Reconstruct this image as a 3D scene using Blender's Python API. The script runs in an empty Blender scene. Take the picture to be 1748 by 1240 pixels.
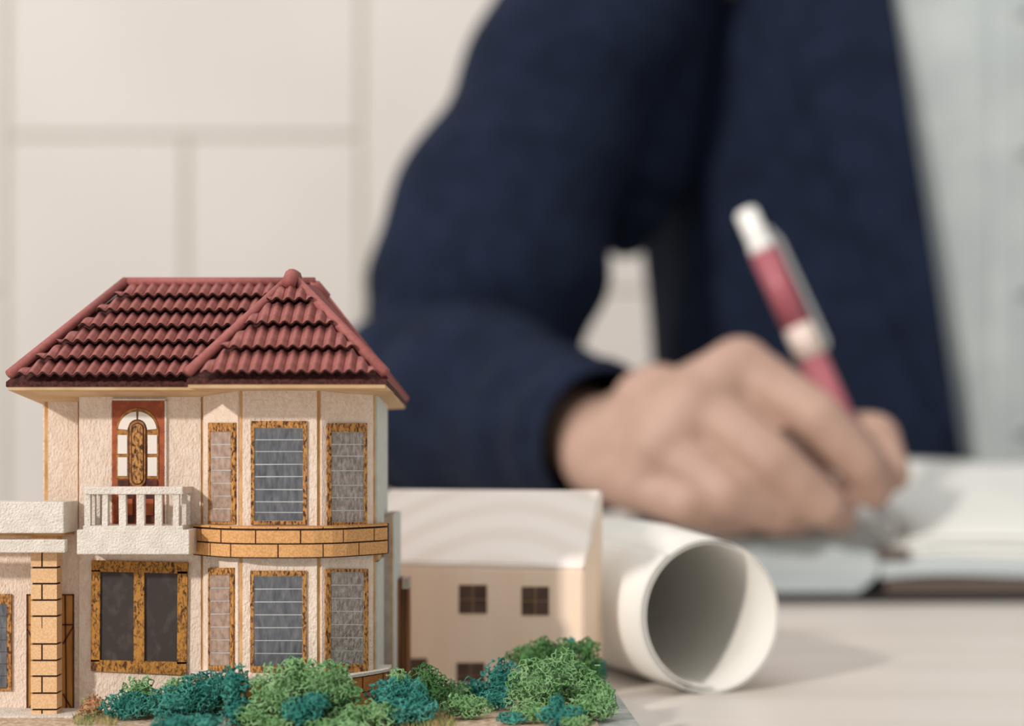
import bpy, bmesh, math, random
import numpy as np
from mathutils import Vector, Matrix, noise
random.seed(7)
PI = math.pi
SC = bpy.context.scene
COL = SC.collection

# ------------------------------------------------------------------ camera
F = 2600.0            # focal length in pixels of a 1748 wide frame
VX, VY = 874.0, 790.0  # vanishing point of the depth direction
HC = 0.060            # camera height above the desk
cam = bpy.data.cameras.new('camera')
camo = bpy.data.objects.new('camera', cam)
COL.objects.link(camo)
camo.location = (0, 0, HC)
camo.rotation_euler = (PI / 2, 0, 0)
cam.sensor_width = 36
cam.lens = F / 1748 * 36
cam.shift_y = (VY - 620) / 1748
cam.clip_start = 0.02
cam.dof.use_dof = True
cam.dof.focus_distance = 0.331
cam.dof.aperture_fstop = 7.2
SC.camera = camo

# ------------------------------------------------------------------ light
w = bpy.data.worlds.new('world')
SC.world = w
w.use_nodes = True
bg = w.node_tree.nodes['Background']
bg.inputs[0].default_value = (1.0, 0.985, 0.965, 1)
bg.inputs[1].default_value = 0.55
sun = bpy.data.lights.new('sun', 'SUN')
sun.energy = 2.3
sun.color = (1.0, 0.92, 0.85)
sun.angle = math.radians(3.0)
suno = bpy.data.objects.new('sun', sun)
COL.objects.link(suno)
suno.rotation_euler = Vector((0.80, 1.0, -0.53)).to_track_quat('-Z', 'Y').to_euler()
ar = bpy.data.lights.new('overhead_fill', 'AREA')  # added overhead fill that brightens roof and table
ar.energy = 13
ar.size = 1.6
ar.color = (1.0, 0.97, 0.93)
aro = bpy.data.objects.new('overhead_fill', ar)
COL.objects.link(aro)
aro.location = (-0.5, 0.1, 1.7)
aro.rotation_euler = Vector((0.35, 0.35, -1.0)).to_track_quat('-Z', 'Y').to_euler()
SC.view_settings.view_transform = 'Standard'
SC.view_settings.look = 'None'
SC.view_settings.gamma = 1
SC.view_settings.use_curve_mapping = False
SC.view_settings.exposure = 0.0

# ------------------------------------------------------------------ helpers
def xa(px, D):
    return (px - VX) * D / F
def zz(py, D):
    return HC + (VY - py) * D / F
def W(px, py, D):
    return Vector((xa(px, D), D, zz(py, D)))

def lin(c):
    return tuple(((v / 255) / 12.92 if v / 255 <= 0.04045 else ((v / 255 + 0.055) / 1.055) ** 2.4) for v in c)

def mat(name, rgb, rough=0.7, rgb2=None, scale=50, detail=4, bump=0.0, bscale=None, bdist=0.0003,
        stretch=(1, 1, 1), metallic=0.0, lo=0.4, hi=0.6, spec=0.4, wave=False, distort=0.0, sheen=0.0, sss=0.0):
    m = bpy.data.materials.new(name)
    m.use_nodes = True
    nt = m.node_tree
    p = nt.nodes['Principled BSDF']
    p.inputs['Roughness'].default_value = rough
    p.inputs['Metallic'].default_value = metallic
    p.inputs['Specular IOR Level'].default_value = spec
    if sheen:
        p.inputs['Sheen Weight'].default_value = sheen
    if sss:
        p.inputs['Subsurface Weight'].default_value = sss
        p.inputs['Subsurface Radius'].default_value = (0.01, 0.004, 0.002)
        p.inputs['Subsurface Scale'].default_value = 0.5
    c1 = lin(rgb) + (1,)
    c2 = lin(rgb2 if rgb2 else rgb) + (1,)
    tc = nt.nodes.new('ShaderNodeTexCoord')
    mp = nt.nodes.new('ShaderNodeMapping')
    mp.inputs['Scale'].default_value = stretch
    nt.links.new(tc.outputs['Object'], mp.inputs['Vector'])
    if wave:
        tx = nt.nodes.new('ShaderNodeTexWave')
        tx.inputs['Scale'].default_value = scale
        tx.inputs['Distortion'].default_value = distort
        tx.inputs['Detail'].default_value = detail
        if wave == 'rings':
            tx.wave_type = 'RINGS'
            tx.rings_direction = 'SPHERICAL'
    else:
        tx = nt.nodes.new('ShaderNodeTexNoise')
        tx.inputs['Scale'].default_value = scale
        tx.inputs['Detail'].default_value = detail
        tx.inputs['Distortion'].default_value = distort
    nt.links.new(mp.outputs[0], tx.inputs['Vector'])
    rp = nt.nodes.new('ShaderNodeValToRGB')
    rp.color_ramp.elements[0].position = lo
    rp.color_ramp.elements[1].position = hi
    rp.color_ramp.elements[0].color = c1
    rp.color_ramp.elements[1].color = c2
    nt.links.new(tx.outputs['Fac'], rp.inputs[0])
    nt.links.new(rp.outputs[0], p.inputs['Base Color'])
    if bump:
        b = nt.nodes.new('ShaderNodeBump')
        b.inputs['Strength'].default_value = bump
        b.inputs['Distance'].default_value = bdist
        if bscale:
            t2 = nt.nodes.new('ShaderNodeTexNoise')
            t2.inputs['Scale'].default_value = bscale
            t2.inputs['Detail'].default_value = 5
            nt.links.new(mp.outputs[0], t2.inputs['Vector'])
            nt.links.new(t2.outputs['Fac'], b.inputs['Height'])
        else:
            nt.links.new(tx.outputs['Fac'], b.inputs['Height'])
        nt.links.new(b.outputs[0], p.inputs['Normal'])
    return m

M = {}
M['wall'] = mat('wall_laminate', (205, 200, 195), 0.55, (210, 206, 202), 3)
M['joint'] = mat('joint', (192, 189, 178), 0.8)
M['floor'] = mat('floor_mat', (150, 140, 128), 0.6, (165, 155, 142), 8)
M['desk'] = mat('desk_laminate', (210, 203, 195), 0.45, (217, 210, 203), 6, stretch=(1, 6, 1))
M['dark_metal'] = mat('dark_metal', (50, 50, 54), 0.4, metallic=0.8)
M['paper_wall'] = mat('rough_paper_wall', (230, 210, 192), 0.9, (238, 221, 205), 900, bump=1.0, bscale=2300, bdist=0.0005, stretch=(1, 1, 0.55))
M['paper_grey'] = mat('rough_pale_card', (221, 213, 202), 0.9, (232, 224, 214), 300, bump=1.0, bscale=2300, bdist=0.0005)
M['tan'] = mat('raw_card_edge', (186, 140, 88), 0.9, (206, 165, 116), 200)
M['soffit'] = mat('soffit_card', (196, 162, 122), 0.9, (208, 178, 140), 150)
M['tile'] = mat('roof_tile_clay', (146, 88, 83), 0.65, (158, 97, 91), 900, bump=0.25, bscale=3000, bdist=0.0001)
M['ridge'] = mat('ridge_clay', (150, 86, 81), 0.65, (160, 94, 89), 900, bump=0.3, bscale=4000, bdist=0.0001)
M['deck'] = mat('roof_board', (50, 24, 20), 0.9, (86, 44, 41), 1200, bump=0.5, bscale=2500, bdist=0.0002)
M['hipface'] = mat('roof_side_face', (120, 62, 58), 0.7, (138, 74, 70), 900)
M['frame'] = mat('frame_bark_wood', (70, 36, 14), 0.7, (192, 138, 74), 1900, detail=6, lo=0.38, hi=0.58, stretch=(1, 1, 0.5), distort=0.6, bump=0.3)
M['frame2'] = mat('frame_bark_wood_broad', (74, 42, 16), 0.7, (182, 128, 54), 1300, detail=7, lo=0.36, hi=0.56, stretch=(1, 1, 0.5), distort=1.4, bump=0.3)
M['foil'] = mat('grey_foil_pane', (86, 90, 98), 0.32, (124, 126, 130), 900, detail=5, metallic=0.55, bump=0.5, bscale=1100, bdist=0.0003, stretch=(1, 1, 0.35), lo=0.3, hi=0.7)
M['foil_warm_reflect'] = mat('pinkish_reflection_pane', (166, 142, 128), 0.38, (198, 176, 162), 700, detail=4, metallic=0.4, bump=0.4, bscale=900, bdist=0.0003, lo=0.35, hi=0.65)  # pinkish reflection on the left bay panes, put into the foil colour
M['foil_pale_reflect'] = mat('crinkled_reflection_pane', (128, 120, 114), 0.3, (172, 164, 158), 1300, detail=6, metallic=0.45, bump=0.9, bscale=1500, bdist=0.0006, stretch=(1, 1, 0.5), lo=0.35, hi=0.65)  # lighter reflection on the right bay panes, painted into the crinkled foil
M['foil_line'] = mat('silver_line', (206, 210, 208), 0.35, metallic=0.3)
M['black_pane'] = mat('smoky_pane', (50, 42, 38), 0.5, (86, 78, 74), 350, detail=6, lo=0.5, hi=0.8, stretch=(1, 1, 0.6))
M['brick'] = mat('tan_brick_paper', (196, 142, 86), 0.85, (214, 166, 112), 2500, bump=0.2)
M['brick_red'] = mat('brown_brick_paper', (176, 112, 58), 0.85, (196, 132, 76), 2500, bump=0.2)
M['grout'] = mat('dark_grout', (58, 36, 26), 0.9)
M['col_brick'] = mat('sand_brick_paper', (214, 172, 126), 0.85, (228, 190, 148), 2500, bump=0.2)
M['door_red'] = mat('red_brown_door', (140, 66, 34), 0.6, (168, 86, 46), 500)
M['door_gold'] = mat('golden_trim', (120, 76, 30), 0.5, (176, 122, 54), 900)
M['door_dark'] = mat('dark_trim', (64, 26, 20), 0.6, (92, 44, 30), 600)
M['pale_pane'] = mat('pale_pane', (232, 226, 218), 0.4)
M['gate'] = mat('golden_board', (150, 104, 46), 0.7, (186, 134, 66), 300, stretch=(1, 1, 0.2))
M['board'] = mat('grey_base_board', (150, 154, 150), 0.85, (166, 170, 165), 400, bump=0.3, bscale=1500)
M['sand'] = mat('sandy_ground', (176, 150, 124), 0.95, (214, 190, 168), 700, bump=0.6, bscale=1200, bdist=0.0006)
M['grey_side'] = mat('grey_card', (172, 158, 146), 0.9, (184, 170, 158), 400, bump=0.3, bscale=1200)
M['blue_shade_side'] = mat('pale_blue_shade_card', (196, 200, 196), 0.8, (206, 210, 206), 400)  # bluish shade of the right-facing house wall, put into the card colour
M['slat'] = mat('dark_wood_slat', (84, 54, 32), 0.7, (140, 94, 56), 500, stretch=(1, 1, 0.1))
M['foam_green'] = mat('green_foam', (102, 148, 94), 0.9, (142, 182, 130), 250)
M['foam_dark'] = mat('deep_green_foam', (60, 106, 56), 0.9, (94, 138, 84), 250)
M['foam_teal'] = mat('teal_foam', (42, 118, 108), 0.9, (78, 156, 144), 250)
M['foam_brown'] = mat('dry_foam', (186, 130, 96), 0.9, (150, 160, 110), 350)
M['grass'] = mat('dry_grass', (196, 170, 120), 0.9, (120, 150, 90), 500)
M['toy_roof'] = mat('pale_wood_grain', (246, 238, 232), 0.6, (238, 228, 219), 42, wave='rings', detail=2, distort=1.0, lo=0.2, hi=0.9)
M['toy_wood'] = mat('pale_wood', (248, 228, 208), 0.6, (240, 216, 194), 70, stretch=(1, 1, 0.06), lo=0.35, hi=0.7)
M['toy_dark'] = mat('dark_window_recess', (74, 56, 46), 0.8, (90, 72, 62), 200)
M['muntin'] = mat('muntin', (150, 122, 96), 0.8)
M['paper'] = mat('white_paper', (232, 230, 224), 0.7, (226, 224, 218), 20)
M['paper_in'] = mat('paper_inside', (205, 198, 190), 0.7)
M['page'] = mat('white_page', (214, 216, 212), 0.7, (222, 223, 218), 12)
M['page_edge'] = mat('page_edges', (188, 197, 199), 0.7, (164, 175, 178), 900, stretch=(0.02, 0.02, 1))
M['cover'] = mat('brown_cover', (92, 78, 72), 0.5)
M['cover_dark'] = mat('black_board', (28, 26, 28), 0.5)
M['navy'] = mat('navy_wool', (18, 26, 44), 0.9, (23, 33, 53), 60, spec=0.15, bump=0.2, bscale=1500, bdist=0.0003)
M['lining'] = mat('dark_lining', (18, 18, 26), 0.8)
M['shirt'] = mat('pale_blue_shirt', (164, 172, 173), 0.8, (174, 181, 181), 30)
M['skin'] = mat('skin', (168, 137, 122), 0.55, (178, 147, 132), 60, sss=0.08, bump=0.2, bscale=600)
M['hair'] = mat('hair', (26, 22, 20), 0.6)
M['trouser'] = mat('dark_trouser', (26, 30, 44), 0.9)
M['shoe'] = mat('shoe_leather', (30, 22, 18), 0.4)
M['pen_white'] = mat('white_plastic', (232, 232, 230), 0.25)
M['pen_red'] = mat('rose_plastic', (160, 88, 98), 0.35)
M['pen_clear'] = mat('pale_plastic', (214, 196, 186), 0.3)
M['pen_grey'] = mat('grey_plastic', (150, 152, 152), 0.3)
M['pen_metal'] = mat('pen_metal', (170, 170, 172), 0.25, metallic=0.9)
M['chair'] = mat('chair_fabric', (60, 62, 68), 0.9)

ORG = {}
def finish(name, me, m, parent=None, label=None, kind=None, smooth=False):
    o = bpy.data.objects.new(name, me)
    COL.objects.link(o)
    if m is not None:
        for k in (m if isinstance(m, (list, tuple)) else [m]):
            me.materials.append(M[k] if isinstance(k, str) else k)
    if parent is not None:
        org = ORG[parent.name]
        o.parent = parent
        ORG[o.name] = org
        me.transform(Matrix.Translation(-org))
    else:
        # origin at the base centre of the thing
        c = Vector((0, 0, 0))
        if len(me.vertices):
            co = np.empty(len(me.vertices) * 3)
            me.vertices.foreach_get('co', co)
            co = co.reshape(-1, 3)
            a, b = co.min(0), co.max(0)
            c = Vector(((a[0] + b[0]) / 2, (a[1] + b[1]) / 2, a[2]))
        me.transform(Matrix.Translation(-c))
        o.location = c
        ORG[o.name] = c
    if smooth:
        for p in me.polygons:
            p.use_smooth = True
    if label:
        o['label'] = label
    if kind:
        o['kind'] = kind
    return o

def obj(name, bm, m, parent=None, **k):
    me = bpy.data.meshes.new(name)
    bm.normal_update()
    bm.to_mesh(me)
    bm.free()
    return finish(name, me, m, parent, **k)

def tag(o, label, cat, group=None):
    o['label'] = label
    o['category'] = cat
    if group:
        o['group'] = group
    return o

def thing(name, loc, label, cat, group=None):
    o = bpy.data.objects.new(name, None)
    COL.objects.link(o)
    o.location = loc
    o.empty_display_size = 0.01
    ORG[o.name] = Vector(loc)
    return tag(o, label, cat, group)

def add_box(bm, x0, x1, y0, y1, z0, z1, mi=0):
    vs = [bm.verts.new((x, y, z)) for z in (z0, z1) for y in (y0, y1) for x in (x0, x1)]
    for f in ((0, 2, 3, 1), (4, 5, 7, 6), (0, 1, 5, 4), (2, 6, 7, 3), (0, 4, 6, 2), (1, 3, 7, 5)):
        fa = bm.faces.new([vs[i] for i in f])
        fa.material_index = mi
    return vs

def box(name, x0, x1, y0, y1, z0, z1, m, parent=None, bev=0, **k):
    bm = bmesh.new()
    add_box(bm, x0, x1, y0, y1, z0, z1)
    if bev:
        bmesh.ops.bevel(bm, geom=list(bm.edges), offset=bev, segments=2, affect='EDGES', profile=0.5)
    return obj(name, bm, m, parent, **k)

def add_prism(bm, poly, z0, z1, mi=0):
    """poly: list of (x, y), z0/z1 numbers or lists"""
    n = len(poly)
    za = z0 if isinstance(z0, (list, tuple)) else [z0] * n
    zb = z1 if isinstance(z1, (list, tuple)) else [z1] * n
    a = [bm.verts.new((p[0], p[1], za[i])) for i, p in enumerate(poly)]
    b = [bm.verts.new((p[0], p[1], zb[i])) for i, p in enumerate(poly)]
    fs = [bm.faces.new(a[::-1]), bm.faces.new(b)]
    for i in range(n):
        j = (i + 1) % n
        fs.append(bm.faces.new((a[i], a[j], b[j], b[i])))
    for f in fs:
        f.material_index = mi
    bmesh.ops.recalc_face_normals(bm, faces=fs)

def add_tube(bm, pts, r, n=8, caps=True, mi=0):
    pts = [Vector(p) for p in pts]
    rs = r if isinstance(r, (list, tuple)) else [r] * len(pts)
    rings = []
    t0 = (pts[1] - pts[0]).normalized()
    ref = Vector((0, 0, 1)) if abs(t0.z) < 0.9 else Vector((1, 0, 0))
    u = t0.cross(ref).normalized()
    for i, p in enumerate(pts):
        a = pts[max(i - 1, 0)]
        b = pts[min(i + 1, len(pts) - 1)]
        t = (b - a).normalized()
        u = (u - t * u.dot(t)).normalized()
        v = t.cross(u)
        rings.append([bm.verts.new(p + (u * math.cos(2 * PI * k / n) + v * math.sin(2 * PI * k / n)) * rs[i]) for k in range(n)])
    fs = []
    for i in range(len(rings) - 1):
        for k in range(n):
            fs.append(bm.faces.new((rings[i][k], rings[i][(k + 1) % n], rings[i + 1][(k + 1) % n], rings[i + 1][k])))
    if caps:
        fs.append(bm.faces.new(rings[0][::-1]))
        fs.append(bm.faces.new(rings[-1]))
    for f in fs:
        f.material_index = mi
        f.smooth = True
    bmesh.ops.recalc_face_normals(bm, faces=fs)
    return rings

class Facet:
    """a vertical plane through plan points p0, p1 (left to right as seen)"""
    def __init__(s, p0, p1):
        s.p0 = Vector((p0[0], p0[1])); s.p1 = Vector((p1[0], p1[1]))
        d = (s.p1 - s.p0).normalized()
        s.n = Vector((d.y, -d.x, 0))
        if s.n.y > 0: s.n = -s.n
    def pt(s, px, py, off):
        k = (px - VX) / F
        q = s.p0 + Vector((s.n.x, s.n.y)) * off
        # ray (k*D, D): (ray - q) . n = 0
        D = (q.x * s.n.x + q.y * s.n.y) / (k * s.n.x + s.n.y)
        return Vector((k * D, D, zz(py, D)))

def add_plate(bm, fc, poly, off0, off1, mi=0):
    fr = [bm.verts.new(fc.pt(x, y, off1)) for x, y in poly]
    bk = [bm.verts.new(v.co - fc.n * (off1 - off0)) for v in fr]
    fs = [bm.faces.new(fr), bm.faces.new(bk[::-1])]
    n = len(poly)
    for i in range(n):
        fs.append(bm.faces.new((fr[i], bk[i], bk[(i + 1) % n], fr[(i + 1) % n])))
    for f in fs: f.material_index = mi
    bmesh.ops.recalc_face_normals(bm, faces=fs)

def rect(x0, y0, x1, y1):
    return [(x0, y0), (x1, y0), (x1, y1), (x0, y1)]

def plate(name, fc, poly, off0, off1, m, parent, **k):
    bm = bmesh.new()
    add_plate(bm, fc, poly, off0, off1)
    return obj(name, bm, m, parent, **k)

# ------------------------------------------------------------------ the room
WD = 1.45
def struct(o):
    o['kind'] = 'structure'
    return o
fl = struct(box('floor', -2.2, 2.2, -1.2, WD + 0.05, -0.78, -0.74, 'floor'))
wall = struct(box('wall_back', -2.2, 2.2, WD + 0.003, WD + 0.05, -0.74, 1.9, 'joint'))
g = 0.0038
def wpanel(x0, x1, z0, z1):
    box('wall_panel', x0 + g, x1 - g, WD, WD + 0.006, z0 + g * 0.8, z1 - g * 0.8, 'wall', wall, bev=0.0015)
xA, xM, xB = xa(12, WD), xa(320, WD), xa(620, WD)
zJ = zz(235, WD); zG = zz(500, WD)
cw = xB - xA
wpanel(xA, xM, -0.12, zJ); wpanel(xM, xB, -0.12, zJ)
wpanel(xA, xB, zJ, zJ + cw); wpanel(xA, xM, zJ + cw, zJ + 2 * cw); wpanel(xM, xB, zJ + cw, zJ + 2 * cw)
wpanel(xA, xM, -0.74, -0.12); wpanel(xM, xB, -0.74, -0.12)
for k, x0 in enumerate((xB, xA - cw)):
    wpanel(x0, x0 + cw, zG, zG + 2 * cw); wpanel(x0, x0 + cw, zG - 1.4 * cw, zG); wpanel(x0, x0 + cw, -0.74, zG - 1.4 * cw)
    wpanel(x0, x0 + cw, zG + 2 * cw, 1.9)
wpanel(xA, xB, zJ + 2 * cw, 1.9)
for x0, x1 in ((-2.2, xA - 2 * cw), (xA - 2 * cw, xA - cw), (xB + cw, xB + 2 * cw), (xB + 2 * cw, 2.2)):
    wpanel(x0, x1, -0.74, zJ); wpanel(x0, x1, zJ, 1.9)

# desk
desk = thing('desk', (0, 0.33, -0.74), 'pale beige office desk carrying the model house, paper roll and open notebook', 'desk')
box('desk_top', -0.95, 0.95, -0.2, 0.84, -0.028, 0.0, 'desk', desk, bev=0.002)
for sx in (-0.9, 0.9):
    for y in (-0.15, 0.78):
        box('leg', sx - 0.025, sx + 0.025, y - 0.025, y + 0.025, -0.74, -0.028, 'dark_metal', desk)

# ------------------------------------------------------------------ display board
BZ = 0.005
bm = bmesh.new()
add_prism(bm, [(-0.15, 0.296), (0.0275, 0.296), (0.0243, 0.381), (-0.15, 0.381)], 0.0, BZ)
board = obj('display_board', bm, 'board')
tag(board, 'grey board base under the model house and its foam bushes', 'base board')
bm = bmesh.new()
add_prism(bm, [(-0.148, 0.299), (0.018, 0.299), (0.018, 0.376), (-0.148, 0.376)], BZ, BZ + 0.0003)
obj('ground_cover', bm, 'sand', board, label='sandy ground sheet')

# ------------------------------------------------------------------ model house
FD = 0.337
xMain = xa(135, FD); xBayL = xa(343, FD)
xC0, xC1 = xa(411, 0.327), xa(545, 0.327)
xR = xa(640, FD)
xL = xa(76, 0.345)
house = thing('model_house', (-0.06, 0.345, BZ), 'miniature two-storey cream model house with maroon tiled roof and brick bay', 'model house')
plan = [(xMain, FD), (xBayL, FD), (xC0, 0.327), (xC1, 0.327), (xR, FD), (xR, 0.366), (xL, 0.366), (xL, 0.345), (xMain, 0.345)]
bm = bmesh.new()
add_prism(bm, plan, BZ, 0.0757)
obj('wall', bm, 'tan', house, label='raw tan card core of the walls')
f_main = Facet((xMain, FD), (xBayL, FD))
f_left = Facet((xL, 0.345), (xMain, 0.345))
f_bl = Facet((xBayL, FD), (xC0, 0.327))
f_bc = Facet((xC0, 0.327), (xC1, 0.327))
f_br = Facet((xC1, 0.327), (xR, FD))
TH = 0.0005
plate('wall_panel', f_main, rect(135, 670, 343, 1232), 0, TH, 'paper_wall', house)
plate('wall_panel', f_left, rect(82, 671, 133, 1214), 0, TH, 'paper_wall', house)
for y0, y1 in ((655, 905), (945, 1170)):
    plate('wall_panel', f_bl, rect(347, y0, 406, y1), 0, TH, 'paper_wall', house)
    plate('wall_panel', f_bc, rect(414, y0, 541, y1), 0, TH, 'paper_wall', house)
    plate('wall_panel', f_br, rect(549, y0, 637, y1), 0, TH, 'paper_wall', house)
    a, b = (zz(y1, 0.34), zz(y0 + 14, 0.34))
    box('wall_panel', xR, xR + TH, FD + 0.0006, 0.3655, a, b, 'blue_shade_side', house)
# left side skin of the walls
box('wall_panel', xL - TH, xL, 0.3455, 0.3655, BZ, 0.0752, 'paper_wall', house)

# windows --------------------------------------------------------------
def window(fc, out, gl, rows, fm='frame', rowys=None, pane='foil'):
    """out, gl: px rects of frame and glass"""
    x0, y0, x1, y1 = out; a0, b0, a1, b1 = gl
    bm = bmesh.new()
    o0, o1 = TH, TH + 0.0005
    add_plate(bm, fc, rect(x0, y0, x1, b0), o0, o1)
    add_plate(bm, fc, rect(x0, b1, x1, y1), o0, o1)
    add_plate(bm, fc, rect(x0, b0, a0, b1), o0, o1)
    add_plate(bm, fc, rect(a1, b0, x1, b1), o0, o1)
    add_plate(bm, fc, rect(a0, b0, a1, b1), o0 - 0.0002, o0 + 0.0002, 1)
    wo = obj('window', bm, [fm, 'foil_line'], house)
    ys = rowys or [b0 + (b1 - b0) * k / rows for k in range(rows + 1)]
    for k in range(len(ys) - 1):
        j = random.uniform(-0.4, 0.4)
        bm = bmesh.new()
        add_plate(bm, fc, [(a0 + 0.8, ys[k] + 0.9 + j), (a1 - 0.8, ys[k] + 0.9 - j), (a1 - 0.8, ys[k + 1] - 0.9), (a0 + 0.8, ys[k + 1] - 0.9)],
                  o0, o0 + random.uniform(0.00028, 0.0004))
        obj('pane', bm, pane, wo)
    return wo
window(f_bl, (355, 722, 401, 895), (358, 737, 394, 891), 7, pane='foil_warm_reflect')
window(f_bc, (428, 719, 524, 896), (434, 731, 517, 890), 8, rowys=[731, 751, 771, 793, 814, 836, 857, 875, 890])
window(f_br, (560, 723, 627, 897), (566, 738, 623, 892), 7, rowys=[738, 759, 779, 804, 829, 850, 872, 892], pane='foil_pale_reflect')
window(f_bl, (355, 970, 398, 1146), (357, 982, 392, 1137), 7, pane='foil_warm_reflect')
window(f_bc, (427, 975, 523, 1148), (433, 984, 516, 1138), 7)
window(f_br, (557, 972, 629, 1148), (565, 977, 622, 1134), 7, pane='foil_pale_reflect')
# main lower window
bm = bmesh.new()
o0, o1 = TH, TH + 0.0008
add_plate(bm, f_main, [(156, 957), (321, 961), (320, 980), (156, 976)], o0, o1)
add_plate(bm, f_main, [(155, 1127), (318, 1131), (317, 1153), (155, 1146)], o0, o1)
add_plate(bm, f_main, [(156, 974), (171, 974), (170, 1130), (155, 1130)], o0, o1)
add_plate(bm, f_main, [(228, 974), (246, 974), (246, 1132), (228, 1132)], o0, o1 + 0.0001)
add_plate(bm, f_main, [(303, 976), (320, 976), (318, 1134), (302, 1134)], o0, o1)
mw = obj('window', bm, 'frame2', house, label='broad bark-textured golden window frame')
plate('pane', f_main, rect(171, 976, 228, 1128), o0, o0 + 0.0003, 'black_pane', mw)
plate('pane', f_main, rect(246, 978, 303, 1131), o0, o0 + 0.0003, 'black_pane', mw)

# upper balcony door -----------------------------------------------------
door = plate('door', f_main, rect(191, 684, 281, 897), TH, TH + 0.0004, 'door_red', house, label='red-brown door panel with pale arched panes')
def arc(cx, cy, r, a0, a1, n=10):
    return [(cx + r * math.cos(math.radians(a0 + (a1 - a0) * k / n)), cy - r * math.sin(math.radians(a0 + (a1 - a0) * k / n))) for k in range(n + 1)]
DO = TH + 0.0004
cx = 234.5
# gold surround following the arch
bm = bmesh.new()
outer = arc(cx, 733, 36, 0, 180)
add_plate(bm, f_main, outer + [(198.5, 818), (270.5, 818)], DO, DO + 0.0002)
obj('door_surround', bm, 'door_gold', door)
for s in (-1, 1):
    a = arc(cx, 736, 33, 6, 86) if s > 0 else arc(cx, 736, 33, 94, 174)
    b = arc(cx, 736, 17, 86, 6) if s > 0 else arc(cx, 736, 17, 174, 94)
    plate('door_pane', f_main, a + b, DO, DO + 0.00035, 'pale_pane', door)
    for y0, y1 in ((743, 775), (781, 813)):
        xx0, xx1 = (201, 217) if s < 0 else (252, 268)
        plate('door_pane', f_main, rect(xx0, y0, xx1, y1), DO, DO + 0.00035, 'pale_pane', door)
    plate('door_inset', f_main, rect(*( (201, 820, 219, 829) if s < 0 else (250, 820, 268, 829))), DO, DO + 0.0004, 'door_dark', door)
    plate('door_inset', f_main, rect(*( (203, 843, 229, 892) if s < 0 else (240, 843, 266, 892))), DO, DO + 0.0004, 'door_dark', door)
    plate('door_inset', f_main, rect(*( (208, 852, 226, 880) if s < 0 else (244, 852, 262, 880))), DO + 0.0004, DO + 0.0006, 'door_red', door)
def capsule(cx, y0, y1, r):
    return arc(cx, y0 + r, r, 0, 180) + arc(cx, y1 - r, r, 180, 360)
plate('door_panel', f_main, capsule(cx, 716, 834, 15.5), DO, DO + 0.0004, 'door_dark', door)
plate('door_panel', f_main, capsule(cx, 718, 832, 13.5), DO + 0.0003, DO + 0.0006, 'door_gold', door)
plate('door_panel', f_main, capsule(cx, 722, 828, 10.5), DO + 0.0005, DO + 0.0007, 'door_dark', door)
plate('door_panel', f_main, capsule(cx, 724, 826, 9.0), DO + 0.0006, DO + 0.0009, 'frame', door)
plate('door_edge', f_main, rect(281, 683, 284, 897), TH, TH + 0.0006, 'paper_grey', house)
plate('door_edge', f_main, rect(190, 681, 284, 684), TH, TH + 0.0006, 'paper_grey', house)

# balcony -----------------------------------------------------------------
balc = box('balcony', xa(131, 0.325), xa(323, 0.325), 0.325, FD + 0.0002, zz(947, 0.325), zz(905, 0.325), 'paper_grey', house, bev=0.0002, label='pale card balcony floor')
box('balcony_lip', xa(142, 0.3263), xa(312, 0.3263), 0.3263, FD, zz(905.5, 0.3263), zz(898, 0.3263), 'paper_grey', balc)
D0 = 0.3266
for a, b in ((144, 154), (174, 183.5), (203, 215), (233, 246), (264, 276), (295, 305)):
    t = random.uniform(-0.7, 0.7)
    bm = bmesh.new()
    z0, z1 = zz(899, D0), zz(843, D0)
    poly = [(xa(a, D0), D0), (xa(b, D0), D0), (xa(b, D0), D0 + 0.0014), (xa(a, D0), D0 + 0.0014)]
    add_prism(bm, poly, z0, z1)
    for v in bm.verts:
        if v.co.z > (z0 + z1) / 2: v.co.x += t * D0 / F
    obj('baluster', bm, 'paper_grey', balc)
box('handrail', xa(144, 0.3262), xa(312, 0.3262), 0.3262, 0.3284, zz(844.5, 0.3262), zz(831, 0.3262), 'paper_grey', balc, bev=0.0002)
for px in (144, 302):
    x0 = xa(px, 0.3262)
    box('handrail', x0, x0 + 0.0012, 0.3284, FD + 0.0003, zz(843.5, 0.3262), zz(832, 0.3262), 'paper_grey', balc)
    for dd in (0.3305, 0.3345):
        box('baluster', x0 + 0.0001, x0 + 0.0011, dd, dd + 0.0012, zz(899, D0), zz(843, D0), 'paper_grey', balc)

# brick bands -----------------------------------------------------------
def smooth_path(P, it=2):
    for _ in range(it):
        Q = [P[0]]
        for i in range(len(P) - 1):
            a, b = P[i], P[i + 1]
            if i > 0: Q.append((a[0] * .8 + b[0] * .2, a[1] * .8 + b[1] * .2))
            if i < len(P) - 2: Q.append((a[0] * .2 + b[0] * .8, a[1] * .2 + b[1] * .8))
        Q.append(P[-1])
        P = Q
    return P
path = smooth_path([(xa(330, 0.3345), 0.3345), (xa(396, 0.3228), 0.3228), (xa(556, 0.3228), 0.3228), (xa(661, 0.3375), 0.3375), (xa(664, 0.345), 0.345)])
def path_at(px):
    """plan point where the sight line px meets the path + its segment index"""
    for i in range(len(path) - 1):
        a, b = path[i], path[i + 1]
        pa, pb = VX + a[0] / a[1] * F, VX + b[0] / b[1] * F
        if pa <= px <= pb + 1e-6:
            t = (px - pa) / max(pb - pa, 1e-9)
            return (a[0] + (b[0] - a[0]) * t, a[1] + (b[1] - a[1]) * t), i
    return (path[-1], len(path) - 2)
def sub_path(px0, px1):
    a, i = path_at(px0); b, j = path_at(px1)
    return [a] + [path[k] for k in range(i + 1, j + 1)] + [b]
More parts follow.
